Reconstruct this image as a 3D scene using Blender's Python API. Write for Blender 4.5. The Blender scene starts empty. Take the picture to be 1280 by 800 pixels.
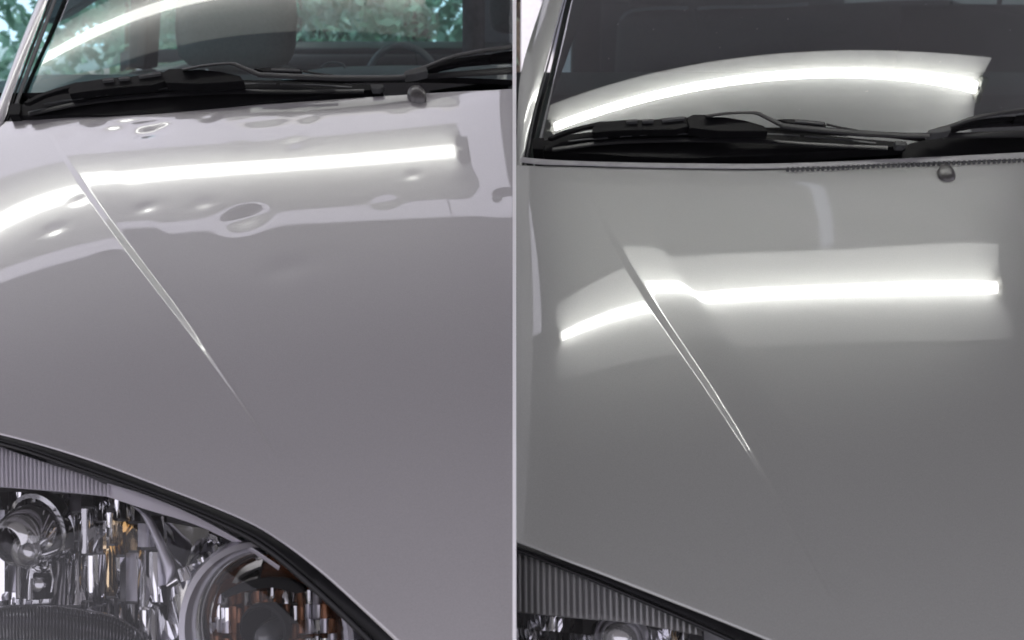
import bpy, bmesh, math, random
import numpy as np
from mathutils import Vector, Matrix

# ------------------------------------------------------------------ camera, world, exposure
S = bpy.context.scene
C = S.collection
ZC = 1.15                      # eye height
PITCH = math.radians(19.0)
FPX = 1160.0                   # focal length in photograph pixels
cam_d = bpy.data.cameras.new('camera')
cam_d.sensor_width = 36.0
cam_d.lens = 36.0 * FPX / 1280.0
cam_d.clip_start = 0.02
cam_d.clip_end = 200
cam_d.dof.use_dof = True
cam_d.dof.focus_distance = 0.98
cam_d.dof.aperture_fstop = 8.5
cam = bpy.data.objects.new('camera', cam_d)
cam.location = (0, 0, ZC)
cam.rotation_euler = (math.pi / 2 - PITCH, 0, 0)
C.objects.link(cam)
S.camera = cam

w = bpy.data.worlds.new('World')
S.world = w
w.use_nodes = True
bg = w.node_tree.nodes['Background']
bg.inputs['Color'].default_value = (0.86, 0.83, 0.95, 1)
bg.inputs['Strength'].default_value = 1.7

sun_d = bpy.data.lights.new('sun', 'SUN')
sun_d.energy = 5.0; sun_d.angle = math.radians(.6); sun_d.color = (1, .96, .88)
sun = bpy.data.objects.new('sun', sun_d); C.objects.link(sun)
sun.rotation_euler = (math.radians(44), 0, math.radians(-14))     # high, from behind the viewer: it reaches the trees, not the covered cars

S.view_settings.view_transform = 'Standard'
S.view_settings.look = 'None'
S.view_settings.exposure = 0.0
S.view_settings.gamma = 1.0
S.cycles.use_denoising = True
S.cycles.max_bounces = 10
S.cycles.transparent_max_bounces = 16
S.cycles.glossy_bounces = 6
S.cycles.caustics_reflective = True
S.cycles.sample_clamp_indirect = 6.0
TUBE_STRENGTH = 6.8
TUBE_STRENGTH_2 = 21.0

random.seed(7)
rng = np.random.RandomState(7)

# ------------------------------------------------------------------ measured body surfaces (metres, eye at origin)
EX = [(i, j) for i in range(5) for j in range(5) if i + j <= 4]
class Surf:
    """a smooth body panel z = f(x, y): quartic inside its own range, straight on beyond it"""
    def __init__(s, a, x0, y0, xr, yr):
        s.a, s.x0, s.y0, s.xr, s.yr = np.array(a), x0, y0, xr, yr
    def __call__(s, X, Y):
        X = np.asarray(X, float); Y = np.asarray(Y, float)
        xc = np.clip(X, *s.xr); yc = np.clip(Y, *s.yr)
        x = xc - s.x0; y = yc - s.y0
        z = np.zeros(np.broadcast(x, y).shape); zx = z.copy(); zy = z.copy()
        for k, (i, j) in enumerate(EX):
            z = z + s.a[k] * x**i * y**j
            if i: zx = zx + s.a[k] * i * x**(i-1) * y**j
            if j: zy = zy + s.a[k] * j * x**i * y**(j-1)
        return z + zx * (X - xc) + zy * (Y - yc), zx, zy
H1 = Surf([-0.22179, 0.28084, 0.07125, 0.02284, -0.59875, 0.06171, -0.05573, -0.01701, 0.32062, -0.02453, 0.12312, 0.09102, 0.14661, -0.27113, -0.14752], -.35, 1.1, (-.80, .05), (.50, 1.42))
W1 = Surf([-0.041, 0.56165, 0.12277, -0.03908, -0.42379, 0.01666, -0.05944, -0.05079, -0.01694, -0.07977, -0.18712, 0.02007, 0.00859, 0.15574, -0.11138], -.35, 1.6, (-.85, .10), (1.36, 1.82))
H2 = Surf([-0.27572, 0.24557, 0.1245, 0.00665, -0.76254, -0.05538, 0.00563, -0.01458, 0.25484, -0.03479, 0.04758, 0.36101, 0.07396, -0.06751, -0.43737], .42, 1.1, (-.04, .80), (.50, 1.40))
W2 = Surf([-0.09639, 0.5397, -0.08098, -0.30892, 0.36936, 0.0017, 0.08392, 0.06012, -0.84703, -0.21652, 0.20491, 0.40267, -0.09345, 0.39252, -0.03439], .42, 1.6, (-.02, .86), (1.36, 1.80))
LAMP1 = [-0.78009, 1.99409, 0.50964, 0.01025, 0.00327, 0.78708, 0.04861, 0.07248, 0.59991]
LAMP2 = [0.64666, 1.92047, 0.52898, 0.08036, 0.07596, 0.91568, 0.05897, 0.13322, 0.65429]

ct, st = math.cos(PITCH), math.sin(PITCH)
def rays(px):
    px = np.atleast_2d(np.asarray(px, float))
    x = (px[:, 0] - 640) / FPX; y = (400 - px[:, 1]) / FPX
    d = np.stack([x, ct + y * st, -st + y * ct], 1)
    return d / np.linalg.norm(d, axis=1)[:, None]
def on(surf, px, lift=0.0):
    """points of a panel (lifted by lift) seen at photograph pixels"""
    d = rays(px); t = np.full(len(d), 1.1)
    for _ in range(40):
        P = d * t[:, None]
        z, zx, zy = surf(P[:, 0], P[:, 1])
        f = P[:, 2] - z - lift; df = d[:, 2] - zx * d[:, 0] - zy * d[:, 1]
        df = np.where(np.abs(df) < .05, -.05, df)
        t = np.clip(t + np.clip(-f / df, -.15, .15), .2, 4.0)
    return d * t[:, None]
def at_y(px, Y):
    d = rays(px)
    return d * (np.asarray(Y, float) / d[:, 1])[:, None]
def spline(pts, n=12):
    """Catmull-Rom through points (any dimension)"""
    p = np.asarray(pts, float); out = []
    q = np.vstack([2 * p[0] - p[1], p, 2 * p[-1] - p[-2]])
    for i in range(1, len(q) - 2):
        for k in range(n):
            t = k / n
            out.append(.5 * ((2 * q[i]) + (-q[i-1] + q[i+1]) * t + (2*q[i-1] - 5*q[i] + 4*q[i+1] - q[i+2]) * t*t + (-q[i-1] + 3*q[i] - 3*q[i+1] + q[i+2]) * t**3))
    out.append(p[-1])
    return np.array(out)
def W(P):                       # eye coordinates -> world
    P = np.array(P, float); P[..., 2] += ZC
    return P

# ------------------------------------------------------------------ materials
def mat(name): 
    m = bpy.data.materials.new(name); m.use_nodes = True
    return m, m.node_tree.nodes, m.node_tree.links, m.node_tree.nodes['Principled BSDF']
def simple(name, col, rough=.5, metal=0., spec=.5, noise=0., scale=60., bump=0., bscale=300., coat=0.):
    m, n, l, b = mat(name)
    b.inputs['Roughness'].default_value = rough; b.inputs['Metallic'].default_value = metal
    b.inputs['Specular IOR Level'].default_value = spec; b.inputs['Coat Weight'].default_value = coat
    b.inputs['Coat Roughness'].default_value = .03
    b.inputs['Base Color'].default_value = (*col, 1)
    tc = n.new('ShaderNodeTexCoord')
    if noise:
        t = n.new('ShaderNodeTexNoise'); t.inputs['Scale'].default_value = scale; t.inputs['Detail'].default_value = 5
        r = n.new('ShaderNodeValToRGB')
        r.color_ramp.elements[0].position = .3; r.color_ramp.elements[1].position = .7
        r.color_ramp.elements[0].color = (*[c * (1 - noise) for c in col], 1)
        r.color_ramp.elements[1].color = (*[min(1, c * (1 + noise)) for c in col], 1)
        l.new(tc.outputs['Object'], t.inputs['Vector']); l.new(t.outputs['Fac'], r.inputs['Fac']); l.new(r.outputs['Color'], b.inputs['Base Color'])
        rr = n.new('ShaderNodeMapRange'); rr.inputs['To Min'].default_value = max(0, rough - .1); rr.inputs['To Max'].default_value = min(1, rough + .1)
        l.new(t.outputs['Fac'], rr.inputs['Value']); l.new(rr.outputs['Result'], b.inputs['Roughness'])
    if bump:
        t2 = n.new('ShaderNodeTexNoise'); t2.inputs['Scale'].default_value = bscale; t2.inputs['Detail'].default_value = 3
        bp = n.new('ShaderNodeBump'); bp.inputs['Strength'].default_value = 1; bp.inputs['Distance'].default_value = bump
        l.new(tc.outputs['Object'], t2.inputs['Vector']); l.new(t2.outputs['Fac'], bp.inputs['Height']); l.new(bp.outputs['Normal'], b.inputs['Normal'])
    return m
def paint(name, col, peel, metal):
    m, n, l, b = mat(name)
    tc = n.new('ShaderNodeTexCoord')
    fl = n.new('ShaderNodeTexNoise'); fl.inputs['Scale'].default_value = 1400; fl.inputs['Detail'].default_value = 2
    r = n.new('ShaderNodeValToRGB'); r.color_ramp.elements[0].position = .25; r.color_ramp.elements[1].position = .75
    r.color_ramp.elements[0].color = (*[c * .9 for c in col], 1); r.color_ramp.elements[1].color = (*[c * 1.1 for c in col], 1)
    l.new(tc.outputs['Object'], fl.inputs['Vector']); l.new(fl.outputs['Fac'], r.inputs['Fac']); l.new(r.outputs['Color'], b.inputs['Base Color'])
    b.inputs['Metallic'].default_value = metal; b.inputs['Roughness'].default_value = .35
    b.inputs['Coat Weight'].default_value = 1; b.inputs['Coat IOR'].default_value = 1.63; b.inputs['Coat Roughness'].default_value = .006
    op = n.new('ShaderNodeTexNoise'); op.inputs['Scale'].default_value = 230; op.inputs['Detail'].default_value = 1.5
    bp = n.new('ShaderNodeBump'); bp.inputs['Distance'].default_value = peel; bp.inputs['Strength'].default_value = 1
    l.new(tc.outputs['Object'], op.inputs['Vector']); l.new(op.outputs['Fac'], bp.inputs['Height']); l.new(bp.outputs['Normal'], b.inputs['Coat Normal'])
    return m
def glass(name, tint, ior=1.5, gain=1.0):
    m = bpy.data.materials.new(name); m.use_nodes = True; n = m.node_tree.nodes; l = m.node_tree.links; n.clear()
    o = n.new('ShaderNodeOutputMaterial'); mx = n.new('ShaderNodeMixShader'); tr = n.new('ShaderNodeBsdfTransparent'); g = n.new('ShaderNodeBsdfGlossy')
    f = n.new('ShaderNodeFresnel'); f.inputs['IOR'].default_value = ior
    ml = n.new('ShaderNodeMath'); ml.operation = 'MULTIPLY'; ml.inputs[1].default_value = gain; ml.use_clamp = True
    tr.inputs['Color'].default_value = (*tint, 1); g.inputs['Roughness'].default_value = 0.004; g.inputs['Color'].default_value = (1, 1, 1, 1)
    l.new(f.outputs['Fac'], ml.inputs[0]); l.new(ml.outputs[0], mx.inputs['Fac']); l.new(tr.outputs[0], mx.inputs[1]); l.new(g.outputs[0], mx.inputs[2]); l.new(mx.outputs[0], o.inputs['Surface'])
    return m
def clear(name, tint):
    m = bpy.data.materials.new(name); m.use_nodes = True; n = m.node_tree.nodes; l = m.node_tree.links; n.clear()
    o = n.new('ShaderNodeOutputMaterial'); tr = n.new('ShaderNodeBsdfTransparent'); tr.inputs['Color'].default_value = (*tint, 1); l.new(tr.outputs[0], o.inputs['Surface'])
    return m
def leafy(name, col):
    m = simple(name, col, .5, noise=.5, scale=1.5); n = m.node_tree.nodes; l = m.node_tree.links; b = n['Principled BSDF']; o = n['Material Output']
    t = n.new('ShaderNodeBsdfTranslucent'); t.inputs['Color'].default_value = (col[0]*3, col[1]*3, col[2]*3, 1); mx = n.new('ShaderNodeMixShader'); mx.inputs['Fac'].default_value = .45
    l.new(b.outputs[0], mx.inputs[1]); l.new(t.outputs[0], mx.inputs[2]); l.new(mx.outputs[0], o.inputs['Surface']); return m
def emit(name, col, s):
    m = bpy.data.materials.new(name); m.use_nodes = True; n = m.node_tree.nodes; l = m.node_tree.links; n.clear()
    o = n.new('ShaderNodeOutputMaterial'); e = n.new('ShaderNodeEmission'); e.inputs['Color'].default_value = (*col, 1); e.inputs['Strength'].default_value = s; l.new(e.outputs[0], o.inputs['Surface'])
    return m
M = dict(
    paint1=paint('silver_paint_dented', (.445, .433, .440), .0000018, .38),
    paint2=paint('silver_paint_smooth', (.305, .312, .294), .000003, .20),
    plastic=simple('black_plastic', (.005, .005, .0055), .55, spec=.1, noise=.3, bump=.0001, bscale=900),
    rubber=simple('black_rubber', (.010, .010, .011), .55, noise=.3),
    gloss_black=simple('gloss_black', (.008, .008, .009), .28, spec=.3),
    grey_rubber=simple('grey_rubber', (.05, .052, .052), .5, spec=.3, noise=.2),
    nozzle=simple('nozzle_plastic', (.055, .052, .05), .33, noise=.3, scale=200),
    steel=simple('bare_steel', (.55, .55, .56), .25, metal=1),
    chrome=simple('chrome', (.80, .80, .82), .06, metal=1),
    chrome_dark=simple('chrome_shade', (.40, .40, .41), .12, metal=1),
    satin=simple('satin_chrome', (.40, .39, .43), .30, metal=.75),
    amber=simple('amber_plastic', (.14, .055, .022), .16, metal=.55),
    amber_glint=simple('amber_reflection_tint', (.72, .56, .34), .10, metal=1),  # amber reflections put into the colour of mirror facets
    dark_lens=simple('dark_ribbed_lens', (.05, .052, .055), .10, spec=.9),
    cap=simple('bulb_shield', (.55, .55, .55), .10, metal=.9),
    glass_out=glass('windscreen_glass', (.82, .95, .93), 1.52, 1.35),
    glass_dark=glass('windscreen_glass_green', (.54, .75, .72), 1.52, 2.8),
    glass_in=clear('glass_body', (.93, .97, .96)),
    lens_out=glass('lens_glass', (.96, .96, .96), 1.45, .75),
    lens_in=clear('lens_body', (.97, .97, .97)),
    side_out=glass('tinted_glass', (.68, .95, 1.0), 1.5, .5),
    side_in=clear('tinted_body', (.92, 1, 1)),
    frit=simple('black_frit', (.006, .006, .006), .5),
    fabric=simple('grey_fabric', (.13, .13, .125), .9, noise=.15, scale=150, bump=.0006, bscale=700),
    dfabric=simple('dark_fabric', (.055, .057, .06), .9, noise=.25, scale=120, bump=.0006, bscale=700),
    dash=simple('dash_vinyl', (.05, .052, .056), .55, noise=.15, bump=.0003, bscale=500),
    dash2=simple('light_vinyl', (.16, .17, .19), .5, noise=.1, bump=.0003, bscale=500),
    liner=simple('headliner', (.20, .20, .21), .95, noise=.1),
    decal=simple('dark_vinyl_letter', (.02, .02, .02), .6),
    fluff=simple('dark_fluff', (.07, .06, .07), .95, noise=.3),
    white=simple('white_edge', (.94, .94, .94), .6, noise=.02),
    tray=simple('white_tray', (.86, .87, .85), .7, noise=.02, scale=8),
    socket=simple('socket_grey', (.30, .30, .28), .4, noise=.2, scale=90),
    tube=emit('tube_light', (1.0, 1.0, .95), TUBE_STRENGTH),
    tube_strong=emit('tube_light_strong', (1.0, 1.0, .96), TUBE_STRENGTH_2),
    ceiling=simple('ceiling_board', (.46, .45, .475), .9, noise=.08, scale=3),
    wall=simple('wall_paint', (.42, .42, .42), .9, noise=.06, scale=2),
    batten=simple('batten_white', (.82, .82, .86), .7),
    concrete=simple('concrete', (.30, .295, .29), .8, noise=.25, scale=2.5, bump=.002, bscale=40),
    bark=simple('bark', (.07, .055, .045), .9, noise=.4, scale=20),
    leaf=leafy('leaf', (.10, .15, .11)),
    leaf2=leafy('leaf_light', (.14, .19, .155)),
    pale=simple('pale_cladding', (.72, .70, .78), .6, noise=.05),
    taupe=simple('taupe_cladding', (.34, .32, .30), .7, noise=.08),
)

M['steel_dark'] = simple('wiper_spring_steel', (.06, .062, .065), .35, metal=.6)
M['arm'] = simple('wiper_arm_paint', (.012, .012, .013), .42, spec=.2, noise=.2, scale=120)
M['lip'] = simple('grey_lip', (.30, .30, .30), .45, noise=.15)
M['gloss_black2'] = simple('seal_rubber', (.007, .007, .008), .45, spec=.18, noise=.2, scale=90)
M['bezel'] = simple('bezel_lilac_silver', (.72, .69, .75), .3, metal=.3)
M['wheel'] = simple('wheel_leather', (.13, .135, .15), .5, noise=.1)
M['streak_glow'] = emit('streak_glow_panel', (.80, .82, 1.0), .75)
M['facade'] = simple('facade_render', (.30, .315, .285), .9, noise=.06, scale=1)
M['facade_trim'] = simple('facade_trim', (.62, .62, .60), .8)
M['frit_gloss'] = simple('window_glass', (.10, .12, .12), .15)
M['housing'] = simple('lamp_housing', (.16, .16, .165), .4, metal=.4)
M['joint'] = simple('joint_strip', (.60, .59, .62), .8)
M['bezel_dark'] = simple('bezel_groove', (.40, .385, .42), .4, metal=.2)
M['bezel2_dark'] = simple('bezel_groove_grey', (.13, .13, .13), .4, metal=.2)
M['bezel2'] = simple('bezel_grey_silver', (.34, .34, .335), .35, metal=.4)
# ------------------------------------------------------------------ object helpers
def link(name, verts, faces, m, parent=None, smooth=True, kind=None):
    me = bpy.data.meshes.new(name)
    me.from_pydata([tuple(map(float, v)) for v in verts], [], [tuple(map(int, f)) for f in faces]); me.update()
    for x in (m if isinstance(m, (list, tuple)) else [m]): me.materials.append(x)
    if smooth: me.polygons.foreach_set('use_smooth', [True] * len(me.polygons))
    o = bpy.data.objects.new(name, me); C.objects.link(o)
    if parent: o.parent = parent
    if kind: o['kind'] = kind
    return o
def from_bm(name, bm, m, parent=None, smooth=False, kind=None):
    me = bpy.data.meshes.new(name); bm.normal_update(); bm.to_mesh(me); bm.free()
    for x in (m if isinstance(m, (list, tuple)) else [m]): me.materials.append(x)
    if smooth: me.polygons.foreach_set('use_smooth', [True] * len(me.polygons))
    o = bpy.data.objects.new(name, me); C.objects.link(o)
    if parent: o.parent = parent
    if kind: o['kind'] = kind
    return o
def tag(o, label, cat, group=None):
    o['label'] = label; o['category'] = cat
    if group: o['group'] = group
    return o
def grid_faces(nr, nc):
    i = np.arange(nr - 1)[:, None] * nc + np.arange(nc - 1)[None, :]
    return np.stack([i, i + 1, i + nc + 1, i + nc], -1).reshape(-1, 4)
def fix_normals(o):
    bm = bmesh.new(); bm.from_mesh(o.data); bmesh.ops.recalc_face_normals(bm, faces=bm.faces); bm.to_mesh(o.data); bm.free()
    return o
def auto_smooth(o, ang=35):
    bm = bmesh.new(); bm.from_mesh(o.data)
    for e in bm.edges:
        if len(e.link_faces) == 2 and e.calc_face_angle(0) > math.radians(ang): e.smooth = False
    for f in bm.faces: f.smooth = True
    bm.to_mesh(o.data); bm.free()
    return o
def band(name, A, B, m, parent, thick=.01, bulge=.0, seg=6, up=None):
    """a solid strip between two lines A and B, bulged towards the viewer, thick behind"""
    A = np.asarray(A, float); B = np.asarray(B, float); n = len(A)
    f = np.linspace(0, 1, seg + 1)
    mid = (A + B) / 2; tv = -mid / np.linalg.norm(mid, axis=1)[:, None] if up is None else np.tile(np.array(up, float), (n, 1))
    front = [A * (1 - k) + B * k + tv * bulge * (4 * k * (1 - k))**.6 for k in f]
    back = [A * (1 - k) + B * k - tv * thick for k in (1, .5, 0)]
    ring = np.stack(front + back, 1); k = ring.shape[1]
    V = W(ring.reshape(-1, 3)); F = []
    for i in range(n - 1):
        for j in range(k): F.append((i*k + j, i*k + (j+1) % k, (i+1)*k + (j+1) % k, (i+1)*k + j))
    F.append(tuple(range(k))); F.append(tuple((n-1)*k + j for j in range(k)))
    return auto_smooth(fix_normals(link(name, V, F, m, parent)))
def plate(name, P, m, parent, direction, thick, bevel=.0):
    """a solid plate: outline P (eye coordinates) pushed back along direction by thick"""
    P = np.asarray(P, float); n = len(P); d = np.asarray(direction, float)
    V = W(np.vstack([P, P + d * thick]))
    bm = bmesh.new(); vs = [bm.verts.new(v) for v in V]
    bm.faces.new(vs[:n]); bm.faces.new(vs[n:][::-1])
    for i in range(n): bm.faces.new((vs[i], vs[(i+1) % n], vs[n + (i+1) % n], vs[n + i]))
    bmesh.ops.recalc_face_normals(bm, faces=bm.faces)
    if bevel: bmesh.ops.bevel(bm, geom=list(bm.edges), offset=bevel, segments=2, affect='EDGES', clamp_overlap=True)
    return auto_smooth(from_bm(name, bm, m, parent))
def tube(name, P, r, m, parent, seg=10, cap=True, flat=1.0):
    """a round bar through points P (eye coordinates); r scalar or per point"""
    P = np.asarray(P, float); n = len(P); r = np.broadcast_to(np.asarray(r, float), (n,))
    T = np.gradient(P, axis=0); T /= np.linalg.norm(T, axis=1)[:, None]
    ref = np.array([0, .3, 1.]) if abs(T[:, 2]).mean() < .8 else np.array([1., 0, 0])
    U = np.cross(T, ref); U /= np.linalg.norm(U, axis=1)[:, None]; V_ = np.cross(T, U)
    a = np.linspace(0, 2*np.pi, seg, endpoint=False)
    ring = P[:, None] + r[:, None, None] * (np.cos(a)[None, :, None] * U[:, None] + flat * np.sin(a)[None, :, None] * V_[:, None])
    V = W(ring.reshape(-1, 3)); F = []
    for i in range(n - 1):
        for j in range(seg): F.append((i*seg + j, i*seg + (j+1) % seg, (i+1)*seg + (j+1) % seg, (i+1)*seg + j))
    F.append(tuple(range(seg))); F.append(tuple((n-1)*seg + j for j in range(seg)))
    return auto_smooth(fix_normals(link(name, V, F, m, parent)), 50)
def rbox(name, c, size, m, parent=None, bevel=.02, rot=(0, 0, 0), seg=3, taper=1.0, kind=None):
    bm = bmesh.new(); bmesh.ops.create_cube(bm, size=1)
    for v in bm.verts:
        k = taper if v.co.z > 0 else 1
        v.co = Vector((v.co.x * size[0] * k, v.co.y * size[1] * k, v.co.z * size[2]))
    if bevel: bmesh.ops.bevel(bm, geom=list(bm.edges), offset=bevel, segments=seg, affect='EDGES', profile=.6)
    R = Matrix.Rotation(rot[2], 4, 'Z') @ Matrix.Rotation(rot[1], 4, 'Y') @ Matrix.Rotation(rot[0], 4, 'X')
    bm.transform(Matrix.Translation((c[0], c[1], c[2] + ZC)) @ R)
    return auto_smooth(from_bm(name, bm, m, parent, kind=kind), 40)
def lathe(name, prof, c, axis, m, parent, seg=28, arc=(0, 2*math.pi)):
    """profile (radius, height along axis) turned about axis through c (eye coordinates)"""
    z = np.asarray(axis, float); z /= np.linalg.norm(z); x = np.cross(z, [0, 0, 1.]); 
    if np.linalg.norm(x) < .1: x = np.cross(z, [1., 0, 0])
    x /= np.linalg.norm(x); y = np.cross(z, x)
    full = abs(arc[1] - arc[0] - 2*math.pi) < 1e-6
    a = np.linspace(arc[0], arc[1], seg, endpoint=not full); k = len(prof)
    V = [np.asarray(c) + r*(math.cos(t)*x + math.sin(t)*y) + h*z for t in a for r, h in prof]
    F = []
    for i in range(seg if full else seg - 1):
        for j in range(k - 1):
            i2 = (i + 1) % seg; F.append((i*k + j, i*k + j + 1, i2*k + j + 1, i2*k + j))
    o = link(name, W(np.array(V)), F, m, parent)
    bm = bmesh.new(); bm.from_mesh(o.data); bmesh.ops.remove_doubles(bm, verts=bm.verts, dist=1e-6); bmesh.ops.recalc_face_normals(bm, faces=bm.faces); bm.to_mesh(o.data); bm.free()
    return auto_smooth(o, 45)

# ------------------------------------------------------------------ the divider between the two cars
SEAM = 3.0 / FPX                 # the seam runs a hair right of straight ahead
def seam_x(P):
    return SEAM * (P[..., 1] * ct - P[..., 2] * st)

# ------------------------------------------------------------------ bonnet with its pressed crease
def slope_profile(w1, w2, fk):
    s = np.linspace(-.02, .12, 2801)
    def box(a, b, e): return .5 * (np.tanh((s - a) / e) - np.tanh((s - b) / e))
    m1 = box(0, w1, .0007); m1 /= (m1.sum() * (s[1] - s[0]))
    m2 = box(w1, w1 + w2, .0042); m2 /= (m2.sum() * (s[1] - s[0]))
    sl = -m1 + fk * m2
    h = np.concatenate([[0], np.cumsum((sl[1:] + sl[:-1]) / 2 * np.diff(s))])
    return s, h
def build_bonnet(surf, car, front_px, rear_px, crease_px, amp, w1f, dents, srange, m, flat, fk):
    cp = on(surf, crease_px)
    co = np.polyfit(cp[:, 1], cp[:, 0], 2)
    y0c, y1c = cp[:, 1].min(), cp[:, 1].max()
    def xc(Y):
        Yc = np.clip(Y, y0c, y1c); dv = np.polyval(np.polyder(co), Yc)
        return np.polyval(co, Yc) + dv * (Y - Yc)
    fr = on(surf, spline(front_px, 10)); rr = on(surf, spline(rear_px, 10))
    fs = fr[:, 0] - xc(fr[:, 1]); rs = rr[:, 0] - xc(rr[:, 1])
    o1 = np.argsort(fs); o2 = np.argsort(rs)
    s = np.concatenate([np.arange(srange[0], -.016, .0032), np.arange(-.016, .024, .0007), np.arange(.024, .085, .0016), np.arange(.085, srange[1], .0032)])
    yf = np.interp(s, fs[o1], fr[o1, 1]); yr = np.interp(s, rs[o2], rr[o2, 1])
    nv = 330; v = np.linspace(0, 1, nv)
    Y = yf[None, :] + (yr - yf)[None, :] * v[:, None]
    Sg = np.broadcast_to(s[None, :], Y.shape)
    X = xc(Y) + Sg
    def level_off(X, Y):            # the panel levels off along its rear edge
        d = np.maximum(Y - np.interp(X - xc(Y), rs[o2], rr[o2, 1]) + .060, 0)
        L = .022
        return flat * np.where(d < L, d**3 / L**2 - d**4 / (2 * L**3), L / 2 + (d - L))
    def height(X, Y):
        z = surf(X, Y)[0] - level_off(X, Y)
        sd = X - xc(Y)
        A = np.interp(Y, *amp)
        wf = np.interp(Y, *w1f)
        tot = np.zeros_like(z)
        for w1 in (.0015, .003, .0045, .006, .0075, .009, .0105, .012):
            ps, ph = slope_profile(w1, .046, fk)
            k = np.clip(1 - np.abs(wf - w1) / .0015, 0, 1)
            tot += k * np.interp(sd, ps, ph, left=0)
        z = z + A * tot
        for (dx, dy, dep, sx, sy) in dents:
            z = z - dep * np.exp(-((X - dx) / sx)**2 / 2 - ((Y - dy) / sy)**2 / 2)
        return z
    Z = height(X, Y)
    # rolled edges front and rear
    rows = [np.stack([X, Y, Z], -1)]
    def edge(row, dirY, drops):
        out = []
        for (oy, dz) in drops:
            q = row.copy(); q[:, 1] += dirY * oy; q[:, 2] += dz; out.append(q[None])
        return out
    top = rows[0]
    slope_f = (top[1, :, 2] - top[0, :, 2]) / (top[1, :, 1] - top[0, :, 1])
    f_rows = edge(top[0], -1, [(.0008, -.0007), (.0012, -.0018), (.0013, -.009)])[::-1]
    r_rows = edge(top[-1], 1, [(.003, -.0004), (.005, -.002), (.0058, -.005), (.006, -.022)])
    G = np.concatenate(f_rows + rows + r_rows, 0)
    nr, nc = G.shape[:2]
    me = bpy.data.meshes.new('bonnet')
    V = W(G.reshape(-1, 3)); F = grid_faces(nr, nc)
    me.vertices.add(len(V)); me.vertices.foreach_set('co', V.ravel())
    me.loops.add(F.size); me.loops.foreach_set('vertex_index', F.ravel().astype(np.int32))
    me.polygons.add(len(F)); me.polygons.foreach_set('loop_start', np.arange(0, F.size, 4, dtype=np.int32)); me.polygons.foreach_set('loop_total', np.full(len(F), 4, dtype=np.int32))
    me.update(calc_edges=True); me.validate()
    me.polygons.foreach_set('use_smooth', [True] * len(F))
    me.materials.append(m)
    o = bpy.data.objects.new('bonnet', me); C.objects.link(o); o.parent = car
    rr = rr.copy(); rr[:, 2] -= level_off(rr[:, 0], rr[:, 1])
    return o, fr, rr

def empty(name, loc):
    o = bpy.data.objects.new(name, None); o.location = loc; C.objects.link(o); return o
def set_parent_world(root):
    """children were built in world coordinates: keep them there under a displaced root"""
    inv = Matrix.Translation(-Vector(root.location))
    for ch in root.children: ch.matrix_parent_inverse = inv

# =================================================================== CAR 1 (hail-dented) and CAR 2 (smooth)
car1 = tag(empty('parked_car', (-.45, .75, 0)), 'silver car with hail dents scattered over its bonnet, green trees seen through its windows', 'car', 'silver cars side by side under lamps')
car2 = tag(empty('parked_car', (.35, .75, 0)), 'silver car with a smooth undented bonnet and a dark cabin behind the windscreen', 'car', 'silver cars side by side under lamps')

FRONT1 = [(-200, 508), (-100, 520), (0, 540), (100, 568), (200, 605), (300, 645), (350, 673), (400, 710), (450, 754), (500, 800), (545, 846), (600, 912), (660, 1000)]
REAR1 = [(-140, 157), (-60, 154), (20, 150), (80, 145), (160, 138), (320, 130), (482, 119), (641, 110), (720, 106)]
CREASE1 = [(56, 163), (95, 225), (130, 275), (170, 327), (205, 377), (242, 431), (290, 495), (340, 555)]
FRONT2 = [(420, 610), (540, 640), (646, 675), (700, 695), (760, 717), (850, 752), (910, 776), (970, 801), (1060, 842), (1160, 895), (1270, 965), (1400, 1070), (1560, 1200)]
REAR2 = [(560, 200), (620, 204), (657, 206), (698, 207), (800, 209), (950, 211), (1105, 205), (1280, 199), (1400, 196), (1500, 195)]
CREASE2 = [(736, 248), (760, 292), (780, 328), (810, 378), (850, 440), (880, 485), (910, 533), (938, 581), (970, 630), (1000, 678), (1033, 728)]

def ysamp(surf, px): return on(surf, px)[:, 1]
def amp_curve(surf, pts):
    y = ysamp(surf, [p[0] for p in pts]); a = np.array([p[1] for p in pts]); o = np.argsort(y)
    return y[o], a[o]
# steepness of the pressed step along the crease, and its width
def step(surf, pts):
    y = ysamp(surf, [p[0] for p in pts]); o = np.argsort(y); y = y[o]
    m_ = np.array([p[1] for p in pts])[o]; w_ = np.array([p[2] for p in pts])[o]
    yy = np.linspace(y[0], y[-1], 200); mm = np.interp(yy, y, m_); ww = np.interp(yy, y, w_)
    return (yy, mm * ww), (yy, ww)
amp1, w1_1 = step(H1, [((50, 152), 0, .005), ((62, 174), .06, .006), ((95, 225), .12, .009), ((150, 303), .21, .0108), ((205, 377), .30, .0105), ((228, 410), .33, .0085), ((242, 431), .335, .0065), ((262, 458), .345, .0045), ((300, 507), .40, .0030), ((335, 552), .42, .0020), ((352, 575), 0, .0018)])
amp2, w1_2 = step(H2, [((715, 212), 0, .006), ((740, 255), .06, .007), ((780, 328), .12, .009), ((850, 440), .22, .0105), ((880, 485), .29, .0105), ((910, 533), .35, .009), ((938, 581), .375, .0062), ((962, 618), .40, .0042), ((1000, 678), .43, .0030), ((1032, 724), .44, .0020), ((1052, 754), 0, .0018)])

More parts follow.
